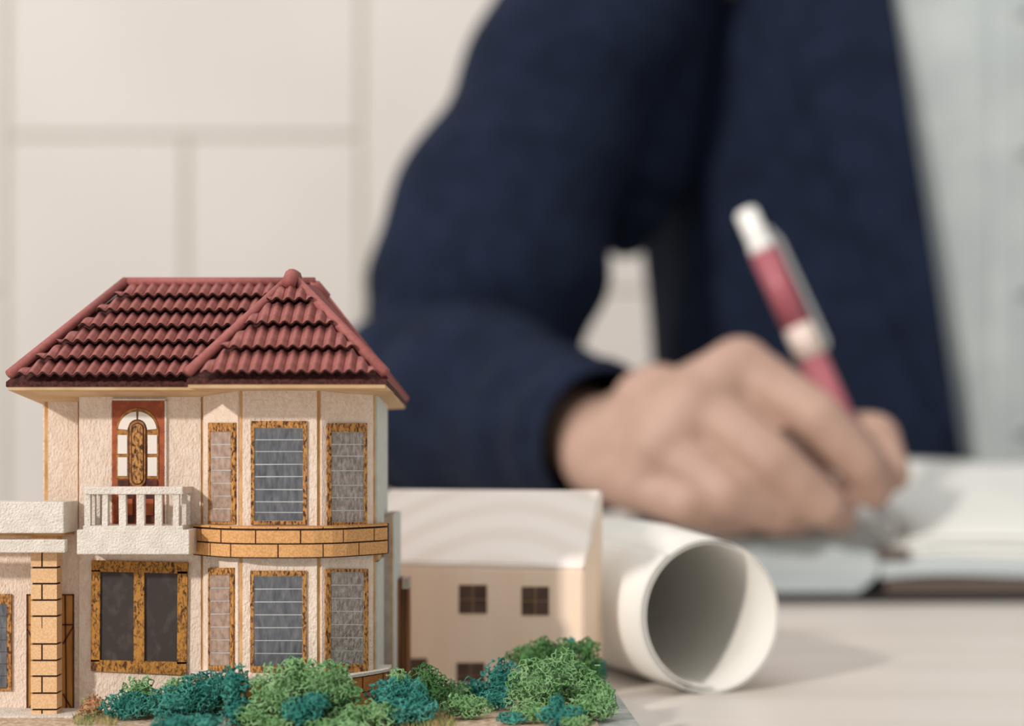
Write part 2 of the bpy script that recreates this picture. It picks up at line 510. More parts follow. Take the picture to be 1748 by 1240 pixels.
def offset(P, d):
    R = []
    for i, p in enumerate(P):
        a = P[max(i - 1, 0)]; b = P[min(i + 1, len(P) - 1)]
        t = Vector((b[0] - a[0], b[1] - a[1])).normalized()
        n = Vector((t.y, -t.x))
        R.append((p[0] + n.x * d, p[1] + n.y * d))
    return R
def strip_prism(bm, P, d0, d1, z0, z1):
    poly = offset(P, d1) + offset(P, d0)[::-1]
    # split into quads for clean shape
    o, q = offset(P, d1), offset(P, d0)
    for i in range(len(P) - 1):
        add_prism(bm, [q[i], q[i + 1], o[i + 1], o[i]], z0, z1)
    bmesh.ops.remove_doubles(bm, verts=bm.verts, dist=1e-6)
def band(z0, z1, rows, m, name, gap=0.00017, top=None, lab=None):
    bm = bmesh.new()
    add_prism(bm, path + [(xR - 0.0005, 0.345), (xR - 0.0005, FD), (xC1, 0.3272), (xC0, 0.3272), (xBayL, FD)], z0, z1)
    bo = obj(name, bm, 'grout', house, label=lab)
    for (za, zb, joints) in rows:
        for k in range(len(joints) - 1):
            gg = 1.2
            P = sub_path(joints[k] + gg, joints[k + 1] - gg)
            bm = bmesh.new()
            strip_prism(bm, P, 0.0, 0.0003 + random.uniform(0, 0.00008), za + gap, zb - gap)
            obj('brick', bm, m, bo)
    return bo
zt, zm, zb_ = zz(905, 0.3228), zz(929, 0.3228), zz(953, 0.3228)
zt2 = zz(901, 0.3228)
ub = band(zb_ - 0.0001, zt2, [(zt + 0.0001, zt2 + 0.0003, [330.5, 361, 395, 475, 551, 611, 660]),
                    (zm, zt, [330.5, 345, 379, 437, 513, 585, 637, 660]), (zb_, zm, [330.5, 361, 395, 475, 551, 611, 660])], 'brick', 'brick_band', lab='tan brick belt around the bay')
bm = bmesh.new()
add_prism(bm, offset(path, -0.0004) + [(xR - 0.0005, 0.345), (xR - 0.0005, FD), (xC1, 0.3272), (xC0, 0.3272), (xBayL, FD)], zt2, zt2 + 0.00025)
obj('band_top', bm, 'brick', ub)
lz = zz(1159, 0.3228)
rows = []
hz = [lz - 0.0007, lz - 0.0042, lz - 0.0077, BZ]
jj = [[330.5, 361, 395, 450, 511, 570, 617, 652, 660], [330.5, 345, 379, 425, 490, 551, 602, 640, 660], [330.5, 361, 395, 450, 511, 560, 617, 652, 660]]
for k in range(3): rows.append((hz[k + 1], hz[k], jj[k]))
lb = band(BZ, lz - 0.0006, rows, 'brick_red', 'brick_plinth', lab='brown brick plinth below the bay')
bm = bmesh.new()
add_prism(bm, offset(path, 0.0006) + [(xR - 0.0005, 0.345), (xR - 0.0005, FD), (xC1, 0.3272), (xC0, 0.3272), (xBayL, FD)], lz - 0.0006, lz)
obj('ledge', bm, 'paper_grey', lb, label='thin white ledge over the plinth')

# side annex at the right back -------------------------------------------
ax0, ax1 = xR + TH, xa(667, 0.3555)
box('annex_wall', ax0 - 0.0003, ax1, 0.3555, 0.377, BZ, zz(878, 0.3555), 'grey_side', house, label='grey side annex wall')
box('annex_edge', ax1, ax1 + 0.0004, 0.3555, 0.377, BZ, zz(879, 0.3555), 'tan', house)
box('annex_side', ax1 + 0.0004, ax1 + 0.0008, 0.3555, 0.377, BZ, zz(878, 0.3555), 'blue_shade_side', house)
for k in range(3):
    x0 = ax1 + 0.0008 + 0.0009 * k
    box('slat', x0, x0 + 0.0007, 0.3655 + 0.001 * k, 0.376, BZ, zz(990 + k, 0.3655), 'slat', house)
box('slat_cap', ax1 + 0.0018, ax1 + 0.0034, 0.3664, 0.376, zz(1006, 0.3664), zz(989, 0.3664), 'grey_side', house)

# carport at the left -----------------------------------------------------
porch_l = xa(-110, FD)
box('porch_wall', porch_l, xMain + 0.0002, FD + 0.0001, 0.3449, BZ, zz(905, FD), 'paper_wall', house)
f_p = Facet((porch_l, FD + 0.0001), (xMain, FD + 0.0001))
par = box('carport_roof', xa(-110, 0.326), xa(109, 0.326), 0.326, FD + 0.0003, zz(911, 0.326), zz(857, 0.326), 'paper_grey', house, bev=0.0003, label='thick pale card carport roof edge')
box('carport_beam', xa(-110, 0.3246), xa(111, 0.3246), 0.3246, 0.3266, zz(944, 0.3246), zz(922, 0.3246), 'paper_grey', house, bev=0.0002)
box('carport_ceiling', xa(-108, 0.3275), xa(105, 0.3275), 0.3275, FD, zz(915, 0.3275), zz(910.5, 0.326), 'tan', house)
# column
CD = 0.3287
cx0, cx1 = xa(52.5, CD), xa(97, CD)
colm = box('column', cx0 + 0.0003, cx1 - 0.0003, CD + 0.0003, CD + 0.0036, BZ, zz(911, CD), 'grout', house, label='square porch column clad in sand bricks')
ys = [(911, 940, 0), (942, 969.5, 1), (969.5, 997, 0), (997, 1025, 1), (1025, 1052.5, 0), (1052.5, 1100, 2), (1100, 1128, 1), (1128, 1155, 0), (1155, 1184, 1), (1184, 1212, 0), (1212, 1225, 1)]
for y0, y1, sp in ys:
    za, zb = zz(y1 - 1.6, CD), zz(y0 + 1.6, CD)
    za = max(za, BZ + 0.0001)
    if sp == 1:
        xm = xa(71.5, CD)
        box('brick', cx0, xm - 0.00018, CD, CD + 0.0038, za, zb, 'col_brick', colm)
        box('brick', xm + 0.00018, cx1, CD, CD + 0.0038, za, zb, 'col_brick', colm)
    elif sp == 0:
        box('brick', cx0, cx1, CD, CD + 0.0038, za, zb, 'col_brick', colm)
    else:
        xm = xa(71.5, CD); zc = zz(1073, CD)
        bm = bmesh.new()
        prof = [(cx0, za), (cx1, za), (cx1, zb), (xm + 0.0001, zb), (xm + 0.0001, zc), (xm - 0.0001, zc), (xm - 0.0001, zb), (cx0, zb)]
        a = [bm.verts.new((x, CD, z)) for x, z in prof]; b = [bm.verts.new((x, CD + 0.0038, z)) for x, z in prof]
        bm.faces.new(a); bm.faces.new(b[::-1])
        for i in range(8): bm.faces.new((a[i], b[i], b[(i + 1) % 8], a[(i + 1) % 8]))
        bmesh.ops.recalc_face_normals(bm, faces=bm.faces)
        obj('brick', bm, 'col_brick', colm)
box('porch_floor', porch_l, xa(137, 0.331), 0.3262, FD, BZ + 0.0003, BZ + 0.0007, 'paper_grey', house)
# porch door and window
pd = plate('door', f_p, rect(45, 1015, 126, 1217), 0, 0.0004, 'gate', house, label='golden brown boarded porch door')
bm = bmesh.new()
def line(bm, fc, p, q, w_, o0, o1):
    d = Vector((q[0] - p[0], q[1] - p[1])).normalized(); n = Vector((-d.y, d.x)) * w_ / 2
    add_plate(bm, fc, [(p[0] + n.x, p[1] + n.y), (q[0] + n.x, q[1] + n.y), (q[0] - n.x, q[1] - n.y), (p[0] - n.x, p[1] - n.y)], o0, o1)
for p, q in (((45, 1016), (126, 1016)), ((46, 1015), (46, 1217)), ((125, 1015), (125, 1217)), ((45, 1216), (126, 1216)), ((45, 1067), (126, 1067)),
             ((125, 1070), (107, 1100)), ((46, 1075), (60, 1100)), ((107, 1185), (124, 1214)), ((47, 1214), (62, 1190)), ((111, 1017), (113, 1214)), ((66, 1017), (66, 1214))):
    line(bm, f_p, p, q, 2.2, 0.0004, 0.0006)
obj('door_batten', bm, 'door_dark', pd)
bm = bmesh.new()
for r_ in ((-60, 1015, 19, 1032), (-60, 1176, 19, 1180), (12, 1032, 19, 1176)):
    add_plate(bm, f_p, rect(*r_), 0, 0.0006)
pw = obj('window', bm, 'frame', house)
for k in range(7):
    plate('pane', f_p, rect(-58, 1032 + k * 20.5, 11.5, 1032 + k * 20.5 + 19.5), 0, 0.0004, 'foil', pw)

# roof ----------------------------------------------------------------------
ZE, ZF, ZS = 0.0772, 0.0762, 0.0754
EL, ER = xa(10, 0.325), -0.0262
RD = 0.3505
ZR = zz(492, RD)
RL, RR = xa(215, RD), xa(538, RD)
dl, dr = 0.0047, 0.0022
def hull(name, pts, m, parent, **k):
    bm = bmesh.new()
    vs = [bm.verts.new(p) for p in pts]
    r = bmesh.ops.convex_hull(bm, input=vs)
    for v in [v for v in bm.verts if not v.link_faces]: bm.verts.remove(v)
    bmesh.ops.recalc_face_normals(bm, faces=bm.faces)
    return obj(name, bm, m, parent, **k)
eave = [(EL, 0.325, 0), (ER, 0.325, 0), (ER, 0.3775, -dr), (EL, 0.3775, -dl)]
roof = hull('roof', [(x, y, ZF + d) for x, y, d in eave] + [(x, y, ZE + d) for x, y, d in eave] + [(RL, RD, ZR), (RR, RD, ZR)], 'deck', house, label='maroon hipped main roof')
bm = bmesh.new()
add_prism(bm, [(EL + 0.0003, 0.3253), (ER - 0.0003, 0.3253), (ER - 0.0003, 0.3772), (EL + 0.0003, 0.3772)], [ZS + 0.0001 + d for d in (0, 0, -dr, -dl)], [ZF + 0.0001 + d for d in (0, 0, -dr, -dl)])
obj('soffit', bm, 'soffit', house, label='cream card soffit')
BL, BR = xa(319, 0.315), xa(659, 0.315)
AX, AD = xa(499, 0.335), 0.335
AZ = zz(486, AD)
broof = hull('roof', [(BL, 0.315, ZF), (BR, 0.315, ZF), (BL, 0.315, ZE), (BR, 0.315, ZE), (AX, AD, AZ), (RR, RD, ZR - 0.0001), (BR, 0.35, ZF - 0.001), (BR, 0.35, ZE - 0.001), (BL, 0.345, ZF), (BL, 0.345, ZE), (AX, RD, ZR - 0.0001)], 'deck', house, label='maroon pyramid roof over the bay')
bm = bmesh.new()
add_prism(bm, [(BL + 0.0002, 0.3152), (BR - 0.0002, 0.3152), (BR - 0.0002, 0.34), (BL + 0.0002, 0.34)], ZS, ZF + 0.00005)
obj('soffit', bm, 'soffit', house)
# the right hip face plate
bm = bmesh.new()
def face_plate(bm, pts, th):
    pts = [Vector(p) for p in pts]
    n = (pts[1] - pts[0]).cross(pts[2] - pts[0]).normalized()
    if n.z < 0: n = -n
    a = [bm.verts.new(p) for p in pts]; b = [bm.verts.new(p + n * th) for p in pts]
    bm.faces.new(a); bm.faces.new(b)
    for i in range(len(pts)): bm.faces.new((a[i], a[(i + 1) % len(pts)], b[(i + 1) % len(pts)], b[i]))
    bmesh.ops.recalc_face_normals(bm, faces=bm.faces)
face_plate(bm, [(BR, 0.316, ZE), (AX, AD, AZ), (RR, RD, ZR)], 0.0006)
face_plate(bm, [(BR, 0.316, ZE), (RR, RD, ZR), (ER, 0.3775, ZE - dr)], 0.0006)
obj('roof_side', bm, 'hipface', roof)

def tile_mesh(pu, pv, h, lift, th, nu=8):
    bm = bmesh.new()
    rows_ = []
    for t, v in ((0, -0.0006), (1, pv + 0.0002)):
        top, bot = [], []
        for i in range(nu + 1):
            u = pu * i / nu
            c = 0.5 - 0.5 * math.cos(2 * PI * i / nu)
            wv = h * c ** 0.8 + lift * (1 - t)
            top.append(bm.verts.new((u, v, wv + th))); bot.append(bm.verts.new((u, v, wv)))
        rows_.append((top, bot))
    (t0, b0), (t1, b1) = rows_
    for i in range(nu):
        f = bm.faces.new((t0[i], t0[i + 1], t1[i + 1], t1[i])); f.smooth = True
        f = bm.faces.new((b0[i], b1[i], b1[i + 1], b0[i + 1])); f.smooth = True
        f = bm.faces.new((t0[i], b0[i], b0[i + 1], t0[i + 1])); f.material_index = 1
        bm.faces.new((t1[i], t1[i + 1], b1[i + 1], b1[i]))
    bm.faces.new((t0[0], t1[0], b1[0], b0[0])); bm.faces.new((t0[-1], b0[-1], b1[-1], t1[-1]))
    return bm

def tile_face(O, E, T, poly, pu, nrow, parent, h=0.0010, lift=0.0017, th=0.0006, u_shift=0.0, cut=None):
    """O eave start, E eave end, T a point up the slope; poly: list of 3-D points bounding the tiled region"""
    O, E, T = Vector(O), Vector(E), Vector(T)
    u = (E - O).normalized()
    n = u.cross(T - O).normalized()
    if n.z < 0: n = -n
    v = n.cross(u)
    if v.z < 0: v = -v
    R = Matrix((u, v, n)).transposed().to_4x4()
    Mx = Matrix.Translation(O) @ R
    loc = [((Vector(p) - O).dot(u), (Vector(p) - O).dot(v)) for p in poly]
    vmax = max(q[1] for q in loc)
    pv = vmax / nrow
    base = tile_mesh(pu, pv, h, lift, th)
    bme = bpy.data.meshes.new('roof_tile'); base.to_mesh(bme)
    bme.materials.append(M['tile']); bme.materials.append(M['deck'])
    # edges as half planes (ccw)
    area = sum(loc[i][0] * loc[(i + 1) % len(loc)][1] - loc[(i + 1) % len(loc)][0] * loc[i][1] for i in range(len(loc)))
    if area < 0: loc = loc[::-1]
    hp = []
    for i in range(len(loc)):
        a, b = Vector(loc[i]), Vector(loc[(i + 1) % len(loc)])
        d = (b - a).normalized()
        hp.append((a, Vector((-d.y, d.x)), abs(d.y) > 0.05))
    org = ORG[parent.name]
    us = max(q[0] for q in loc)
    for r in range(nrow):
        for i in range(-1, int(us / pu) + 2):
            u0 = i * pu + u_shift * pu + (0.5 * pu if r % 2 and False else 0); v0 = r * pv
            cs = [Vector((u0 + a, v0 + b)) for a in (0, pu) for b in (0, pv)]
            st = 'in'
            for a, nn, slant in hp:
                if not slant: continue
                ds = [(c - a).dot(nn) for c in cs]
                if max(ds) <= 0.0003: st = 'out'; break
                if min(ds) < -0.0001: st = 'cut'
            if st == 'out': continue
            mm = Matrix.Translation((u0, v0, 0))
            if st == 'in':
                o = bpy.data.objects.new('roof_tile', bme)
            else:
                b2 = bmesh.new(); b2.from_mesh(bme)
                for a, nn, slant in hp:
                    if not slant: continue
                    bmesh.ops.bisect_plane(b2, geom=list(b2.verts) + list(b2.edges) + list(b2.faces), dist=1e-7,
                                           plane_co=(a.x - u0, a.y - v0, 0), plane_no=(-nn.x, -nn.y, 0), clear_outer=True)
                    if not b2.verts: break
                if len(b2.faces) < 4:
                    b2.free(); continue
                es = [e for e in b2.edges if e.is_boundary]
                if es:
                    try: bmesh.ops.holes_fill(b2, edges=es)
                    except Exception: pass
                me2 = bpy.data.meshes.new('roof_tile'); b2.to_mesh(me2); b2.free()
                me2.materials.append(M['tile']); me2.materials.append(M['deck'])
                o = bpy.data.objects.new('roof_tile', me2)
            COL.objects.link(o)
            o.parent = parent
            jit = Matrix.Translation((random.uniform(-1, 1) * 3e-5, random.uniform(-1, 1) * 6e-5, random.uniform(0, 1) * 4e-5))
            o.matrix_local = Matrix.Translation(-org) @ Mx @ mm @ jit
            o['alike'] = 1
    base.free()
# main front face tiles: region limited on the right by the bay roof
P0, P1 = (EL, 0.325, ZE), (ER, 0.325, ZE)
cutx_low = xa(345, 0.325); cutx_hi = xa(492, RD)
tile_face(P0, P1, (RL, RD, ZR), [(EL + 0.0030, 0.325, ZE), (cutx_low, 0.325, ZE), (cutx_hi, RD, ZR), (RL + 0.0024, RD, ZR)], 0.00245, 6, roof)
tile_face((BL, 0.315, ZE), (BR, 0.315, ZE), (AX, AD, AZ), [(BL + 0.0030, 0.315, ZE), (BR - 0.0022, 0.315, ZE), (AX + 0.0002, AD, AZ), (AX - 0.0002, AD, AZ)], 0.00245, 4, broof, lift=0.0019, u_shift=0.3)

def ridge(parent, pts, w_=0.0010, lift=0.0009, name='ridge_cap'):
    pts = [Vector(p) + Vector((0, 0, lift)) for p in pts]
    bm = bmesh.new()
    add_tube(bm, pts, w_, 10)
    return obj(name, bm, 'ridge', parent)
ridge(roof, [(RL, RD, ZR), (RR, RD, ZR)], 0.0011, 0.0014)
ridge(roof, [(EL + 0.0006, 0.3254, ZE), (RL, RD, ZR)], 0.0011, 0.0016)
ridge(roof, [(EL + 0.0002, 0.377, ZE - dl), (RL, RD, ZR)])
ridge(roof, [(ER - 0.0002, 0.377, ZE - dr), (RR, RD, ZR)], 0.0011, 0.0006)
ridge(broof, [(BL + 0.0002, 0.3152, ZE - 0.0002), (AX, AD, AZ)], 0.0011, 0.0017)
ridge(broof, [(BR - 0.0002, 0.3152, ZE - 0.0002), (AX, AD, AZ)], 0.0012, 0.0016)
ridge(broof, [(AX, AD, AZ), (AX, RD, ZR)], 0.0009, 0.0006)
ridge(broof, [(AX - 0.0001, AD - 0.0042, AZ - 0.0012), (AX, AD - 0.001, AZ + 0.0006), (AX, AD + 0.004, AZ + 0.0009)], 0.0016, 0.0012, 'ridge_end_cap')
ridge(roof, [(RR - 0.001, RD, ZR), (RR + 0.0002, RD, ZR), (RR + 0.0022, RD + 0.0022, ZR - 0.0025)], 0.0013, 0.0006, 'ridge_end_cap')
for a, b in (((EL, 0.325, ZE), 1), ):
    pass

# ------------------------------------------------------------------ foam bushes
def foam(name, lobes, m, label, cell=0.00072, thick=0.00011, group=None):
    """lobes: (px, py, rx, ry, D) ellipsoids of open-cell foam"""
    pts = []
    core = bmesh.new()
    seed = Vector((random.random() * 50, random.random() * 50, random.random() * 50))
    for (px, py, rx, ry, D) in lobes:
        s = D / F * 1.14
        c = W(px, py, D)
        R = (rx * s, max(0.0028, 0.6 * rx * s), ry * s)
        if c.z - R[2] < BZ + 0.0003:
            b = BZ + 0.0003
            t_ = c.z + R[2]
            if t_ - b < 0.002: t_ = b + 0.002
            c.z = (t_ + b) / 2; R = (R[0], R[1], (t_ - b) / 2)
        vol = 4.19 * R[0] * R[1] * R[2]
        n = int(min(6500, vol / cell ** 3 * 1.1))
        for _ in range(n):
            d = Vector((random.gauss(0, 1), random.gauss(0, 1), random.gauss(0, 1))).normalized()
            rr = random.uniform(0.42 ** 3, 1.0) ** (1 / 3)
            k = 1.0 + 0.34 * noise.noise(d * 2.1 + seed) + 0.20 * noise.noise(d * 5.5 + seed)
            p = Vector((d.x * R[0], d.y * R[1], d.z * R[2])) * rr * k + c
            if p.z < BZ + 0.0004: p.z = BZ + 0.0004 + random.random() * 0.0005
            pts.append(p)
        r = bmesh.ops.create_icosphere(core, subdivisions=3, radius=1.0)
        for v in r['verts']:
            d = v.co.normalized()
            k = 0.52 + 0.2 * noise.noise(d * 2.1 + seed) + 0.10 * noise.noise(d * 9 + seed)
            v.co = Vector((d.x * R[0], d.y * R[1], d.z * R[2])) * k + c
            v.co.z = max(v.co.z, BZ + 0.0002)
    A = np.array([tuple(p) for p in pts], dtype=np.float32)
    N = len(A)
    edges = set()
    for i0 in range(0, N, 500):
        B = A[i0:i0 + 500]
        d2 = ((B[:, None, :] - A[None, :, :]) ** 2).sum(-1)
        idx = np.argpartition(d2, 4, axis=1)[:, :4]
        for a in range(len(B)):
            for b in idx[a]:
                i, j = i0 + a, int(b)
                if i != j: edges.add((min(i, j), max(i, j)))
    E = np.array(sorted(edges))
    P, Q = A[E[:, 0]].astype(float), A[E[:, 1]].astype(float)
    T = Q - P
    L = np.linalg.norm(T, axis=1, keepdims=True); T /= np.maximum(L, 1e-9)
    ref = np.where(np.abs(T[:, 2:3]) < 0.9, np.array([[0, 0, 1.0]]), np.array([[1.0, 0, 0]]))
    U = np.cross(T, ref); U /= np.linalg.norm(U, axis=1, keepdims=True)
    V = np.cross(T, U)
    vs = []
    for S in (P, Q):
        for k in range(3):
            a = 2 * PI * k / 3
            vs.append(S + (U * math.cos(a) + V * math.sin(a)) * thick)
    vs = np.stack(vs, 1).reshape(-1, 3)
    ne = len(E)
    b0 = np.arange(ne)[:, None] * 6
    quads = np.concatenate([b0 + np.array([[k, (k + 1) % 3, (k + 1) % 3 + 3, k + 3]]) for k in range(3)], 0)
    core.verts.ensure_lookup_table()
    cv = np.array([tuple(v.co) for v in core.verts])
    core.verts.index_update()
    cf = [[v.index + len(vs) for v in f.verts] for f in core.faces]
    core.free()
    me = bpy.data.meshes.new(name)
    me.from_pydata(np.concatenate([vs, cv]).tolist(), [], quads.tolist() + cf)
    me.update()
    o = finish(name, me, m)
    tag(o, label, 'bush', group)
    return o
G, DG, T_ = 'foam_green', 'foam_dark', 'foam_teal'
B = [
 ('foam_brown', [(160, 1211, 24, 22, .3262)], 'small dry brown and green foam tuft at the foot of the porch, leftmost bush'),
 (T_, [(218, 1214, 42, 30, .3235)], 'teal foam bush below the dark double window, leftmost of the teal ones'),
 (G, [(238, 1186, 27, 27, .3275), (262, 1208, 22, 26, .3265)], 'light green foam bush just behind the leftmost teal bush'),
 (G, [(304, 1184, 31, 24, .3285)], 'green foam bush under the right end of the dark double window'),
 (T_, [(305, 1208, 46, 34, .3225), (352, 1184, 44, 32, .3245), (398, 1168, 27, 30, .3180)], 'long teal foam bush climbing up to the left of the bay plinth'),
 (T_, [(404, 1217, 24, 22, .3160)], 'very small teal foam tuft beneath the raised end of the long teal bush'),
 (G, [(432, 1226, 28, 22, .3140)], 'small bright green foam tuft at the bottom between long teal bush and central bush'),
 (G, [(482, 1188, 50, 50, .3155), (545, 1172, 58, 40, .3165), (500, 1137, 17, 16, .3185), (576, 1190, 34, 28, .3170)], 'biggest central green foam bush rising over the middle bay window'),
 (T_, [(512, 1216, 28, 24, .3105), (540, 1198, 22, 15, .3105)], 'teal foam tuft in front of the big central green bush'),
 (G, [(478, 1236, 36, 14, .3110)], 'low green foam strip at the bottom edge left of the central teal tuft'),
 (G, [(600, 1229, 36, 22, .3130), (645, 1218, 34, 20, .3140)], 'low green foam bush in front of the right side of the brick plinth'),
 (T_, [(660, 1186, 32, 26, .3200), (697, 1184, 30, 26, .3210), (712, 1212, 34, 26, .3170), (678, 1217, 24, 22, .3150)], 'double teal foam bush at the right corner of the bay plinth'),
 (G, [(681, 1160, 20, 17, .3330)], 'tiny pale green foam tuft on top behind the double teal bush'),
 (DG, [(728, 1165, 24, 30, .3350), (742, 1190, 30, 36, .3340)], 'pointed dark green foam bush right of the house wall'),
 (G, [(778, 1192, 27, 26, .3400)], 'soft mid green foam bush between pointed dark bush and small teal bush'),
 (G, [(797, 1217, 39, 29, .3240)], 'round pale green foam bush at the bottom, left of the dark gap'),
 (T_, [(812, 1182, 30, 20, .3450)], 'small flat teal foam bush behind the round pale green bush'),
 (T_, [(858, 1166, 33, 36, .3430), (850, 1208, 28, 32, .3360)], 'tall teal foam bush standing left of the large right-hand mound'),
 (T_, [(874, 1232, 26, 14, .3180)], 'low teal foam scrap at the bottom edge beneath the dark gap'),
 (G, [(912, 1190, 44, 54, .3300), (962, 1168, 50, 46, .3370), (998, 1190, 40, 36, .3350), (915, 1226, 34, 22, .3190)], 'large pale green foam mound on the right end of the board'),
 (DG, [(905, 1122, 36, 20, .3620), (925, 1106, 18, 18, .3630), (955, 1118, 40, 22, .3640), (1000, 1108, 24, 16, .3650), (1000, 1150, 28, 34, .3640)], 'dark green foam hedge with spiky top at the back right of the board'),
 (T_, [(1017, 1160, 20, 34, .3710), (975, 1100, 7, 13, .3700)], 'dark teal foam bush at the far right back corner of the board'),
 (G, [(1012, 1218, 40, 28, .3230), (1030, 1194, 20, 26, .3240)], 'green foam bush nearest the grey right edge of the board'),
 (T_, [(958, 1226, 36, 22, .3145), (950, 1200, 14, 12, .3160)], 'teal foam tuft in front of the large pale green mound'),
 (T_, [(300, 1238, 40, 16, .3085), (352, 1236, 34, 16, .3085)], 'low teal foam fringe along the bottom edge under the long teal bush'),
 (G, [(560, 1240, 34, 13, .3085), (596, 1242, 26, 12, .3085)], 'low green foam fringe at the bottom edge right of the central teal tuft'),
 (G, [(985, 1236, 26, 14, .3120)], 'low bright green foam scrap at the bottom right in front of the mound'),
]
for m_, lobes, lab in B:
    lobes = list(lobes)
    # a foot under every lobe that would hang in the air
    for (px, py, rx, ry, D) in list(lobes):
        yb = VY + (HC - BZ) * F / D
        if py + ry * 0.8 < yb - 6:
            lobes.append((px, (py + yb) / 2, rx * 0.55, (yb - py) / 2 + 2, D + 0.001))
    foam('foam_bush', lobes, m_, lab, group='foam bushes around the model house', thick=0.000125 if m_ != 'foam_brown' else 0.0001)
# dry grass patch
bm = bmesh.new()
for k in range(900):
    if k % 3 == 0: px, D = random.uniform(725, 775), random.uniform(0.315, 0.330)
    elif k % 3 == 1: px, D = random.uniform(560, 780), random.uniform(0.3125, 0.318)
    else: px, D = random.uniform(125, 200), random.uniform(0.316, 0.327)
    x = xa(px, D); hgt = random.uniform(0.0008, 0.0024); a = random.uniform(0, PI); dx, dy = 0.00012 * math.cos(a), 0.00012 * math.sin(a)
    lx, ly = random.uniform(-0.0008, 0.0008), random.uniform(-0.0008, 0.0008)
    v = [bm.verts.new((x - dx, D - dy, BZ + 0.0002)), bm.verts.new((x + dx, D + dy, BZ + 0.0002)), bm.verts.new((x - dy, D + dx, BZ + 0.0002)), bm.verts.new((x + lx, D + ly, BZ + hgt))]
    bm.faces.new((v[0], v[1], v[3])); bm.faces.new((v[1], v[2], v[3])); bm.faces.new((v[2], v[0], v[3]))
gr = obj('dry_grass', bm, 'grass')
tag(gr, 'short dry grass fibres scattered between the foam bushes', 'grass'); gr['kind'] = 'stuff'

# ------------------------------------------------------------------ wooden toy house
th_ = math.radians(18)
C = Vector((xa(996, 0.388), 0.388))
ul = Vector((-math.cos(th_), math.sin(th_)))   # along the front to the left
ub_ = Vector((math.sin(th_), math.cos(th_)))   # towards the back
WT, DP = 0.060, 0.0195
ze, zr = zz(966, 0.388), 0.0526
toy = thing('wooden_toy_house', (C.x - 0.02, C.y + 0.01, 0), 'plain pale wooden block house with small dark square windows behind the model', 'toy house')
def tp(a, b, z):   # a along left, b back
    q = C + ul * a + ub_ * b
    return Vector((q.x, q.y, z))
def side_prism(prof, a0, a1):
    bm = bmesh.new()
    A = [bm.verts.new(tp(a0, b, z)) for b, z in prof]; Bv = [bm.verts.new(tp(a1, b, z)) for b, z in prof]
    bm.faces.new(A); bm.faces.new(Bv)
    n = len(prof)
    for i in range(n): bm.faces.new((A[i], A[(i + 1) % n], Bv[(i + 1) % n], Bv[i]))
    bmesh.ops.recalc_face_normals(bm, faces=bm.faces)
    return bm
bm = side_prism([(0, 0), (DP, 0), (DP, zr - 0.0022), (DP - 0.003, zr - 0.0022), (0, ze - 0.0012)], 0, WT)
bmesh.ops.bevel(bm, geom=list(bm.edges), offset=0.0005, segments=2, affect='EDGES')
obj('body', bm, 'toy_wood', toy)
bm = side_prism([(0.0, ze - 0.0012), (DP, zr - 0.0022), (DP, zr - 0.001), (DP - 0.002, zr), (DP - 0.0045, zr - 0.0002), (0.0, ze)], -0.0001, WT + 0.0001)
bmesh.ops.bevel(bm, geom=list(bm.edges), offset=0.0004, segments=2, affect='EDGES')
ro = obj('roof', bm, 'toy_roof', toy, label='whitish sloping wooden top')
f_t = Facet(tuple(C + ul * WT), tuple(C))
def toywin(x0, y0, x1, y1, rows_=2):
    bm = bmesh.new()
    add_plate(bm, f_t, rect(x0 - 1, y0 - 1, x1 + 1, y1 + 1), -0.0002, 0.00012)
    wo = obj('window', bm, 'muntin', toy)
    xm, ym = (x0 + x1) / 2, (y0 + y1) / 2
    for a0, a1 in ((x0, xm - 1.6), (xm + 1.6, x1)):
        for b0, b1 in ((y0, ym - 1.4), (ym + 1.4, y1)):
            plate('pane', f_t, rect(a0, b0, a1, b1), 0.0, 0.0003, 'toy_dark', wo)
toywin(784, 1000, 830, 1047); toywin(891, 1003, 936, 1050)
toywin(780, 1133, 826, 1176)
plate('door', f_t, rect(690, 1125, 728, 1190), -0.0002, 0.0003, 'toy_dark', toy, label='dark brown rectangular door')

# ------------------------------------------------------------------ paper roll
beta = math.radians(20)
RD0 = 0.3955
rc = Vector((xa(1214, RD0), RD0))
ax = Vector((-math.sin(beta), math.cos(beta)))   # from the open end to the back
side = Vector((math.cos(beta), math.sin(beta)))
bm = bmesh.new()
R0 = 0.0201
NT, NL = 150, 14
turns = 2.4
grid = []
for j in range(NL + 1):
    t = j / NL * 0.24
    R_ = R0 + 0.0017 * min(1, t / 0.04)
    row = []
    for i in range(NT + 1):
        a = i / NT * turns * 2 * PI
        r_ = R_ - 0.0005 * a / (2 * PI) * 1.0
        if a > 1.4 * 2 * PI: r_ -= 0.0006 * (a / (2 * PI) - 1.4) * max(0, 1 - t * 8)
        ang = a + 2.2
        q = rc + ax * (t + 0.0008 * math.sin(ang) ) + side * (r_ * math.cos(ang))
        row.append(bm.verts.new((q.x, q.y, R_ + r_ * math.sin(ang))))
    grid.append(row)
for j in range(NL):
    for i in range(NT):
        f = bm.faces.new((grid[j][i], grid[j][i + 1], grid[j + 1][i + 1], grid[j + 1][i])); f.smooth = True
roll = obj('paper_roll', bm, 'paper')
sd = roll.modifiers.new('s', 'SOLIDIFY'); sd.thickness = 0.00022; sd.offset = -1
tag(roll, 'large loose roll of white drawing paper with open end facing front', 'paper roll')

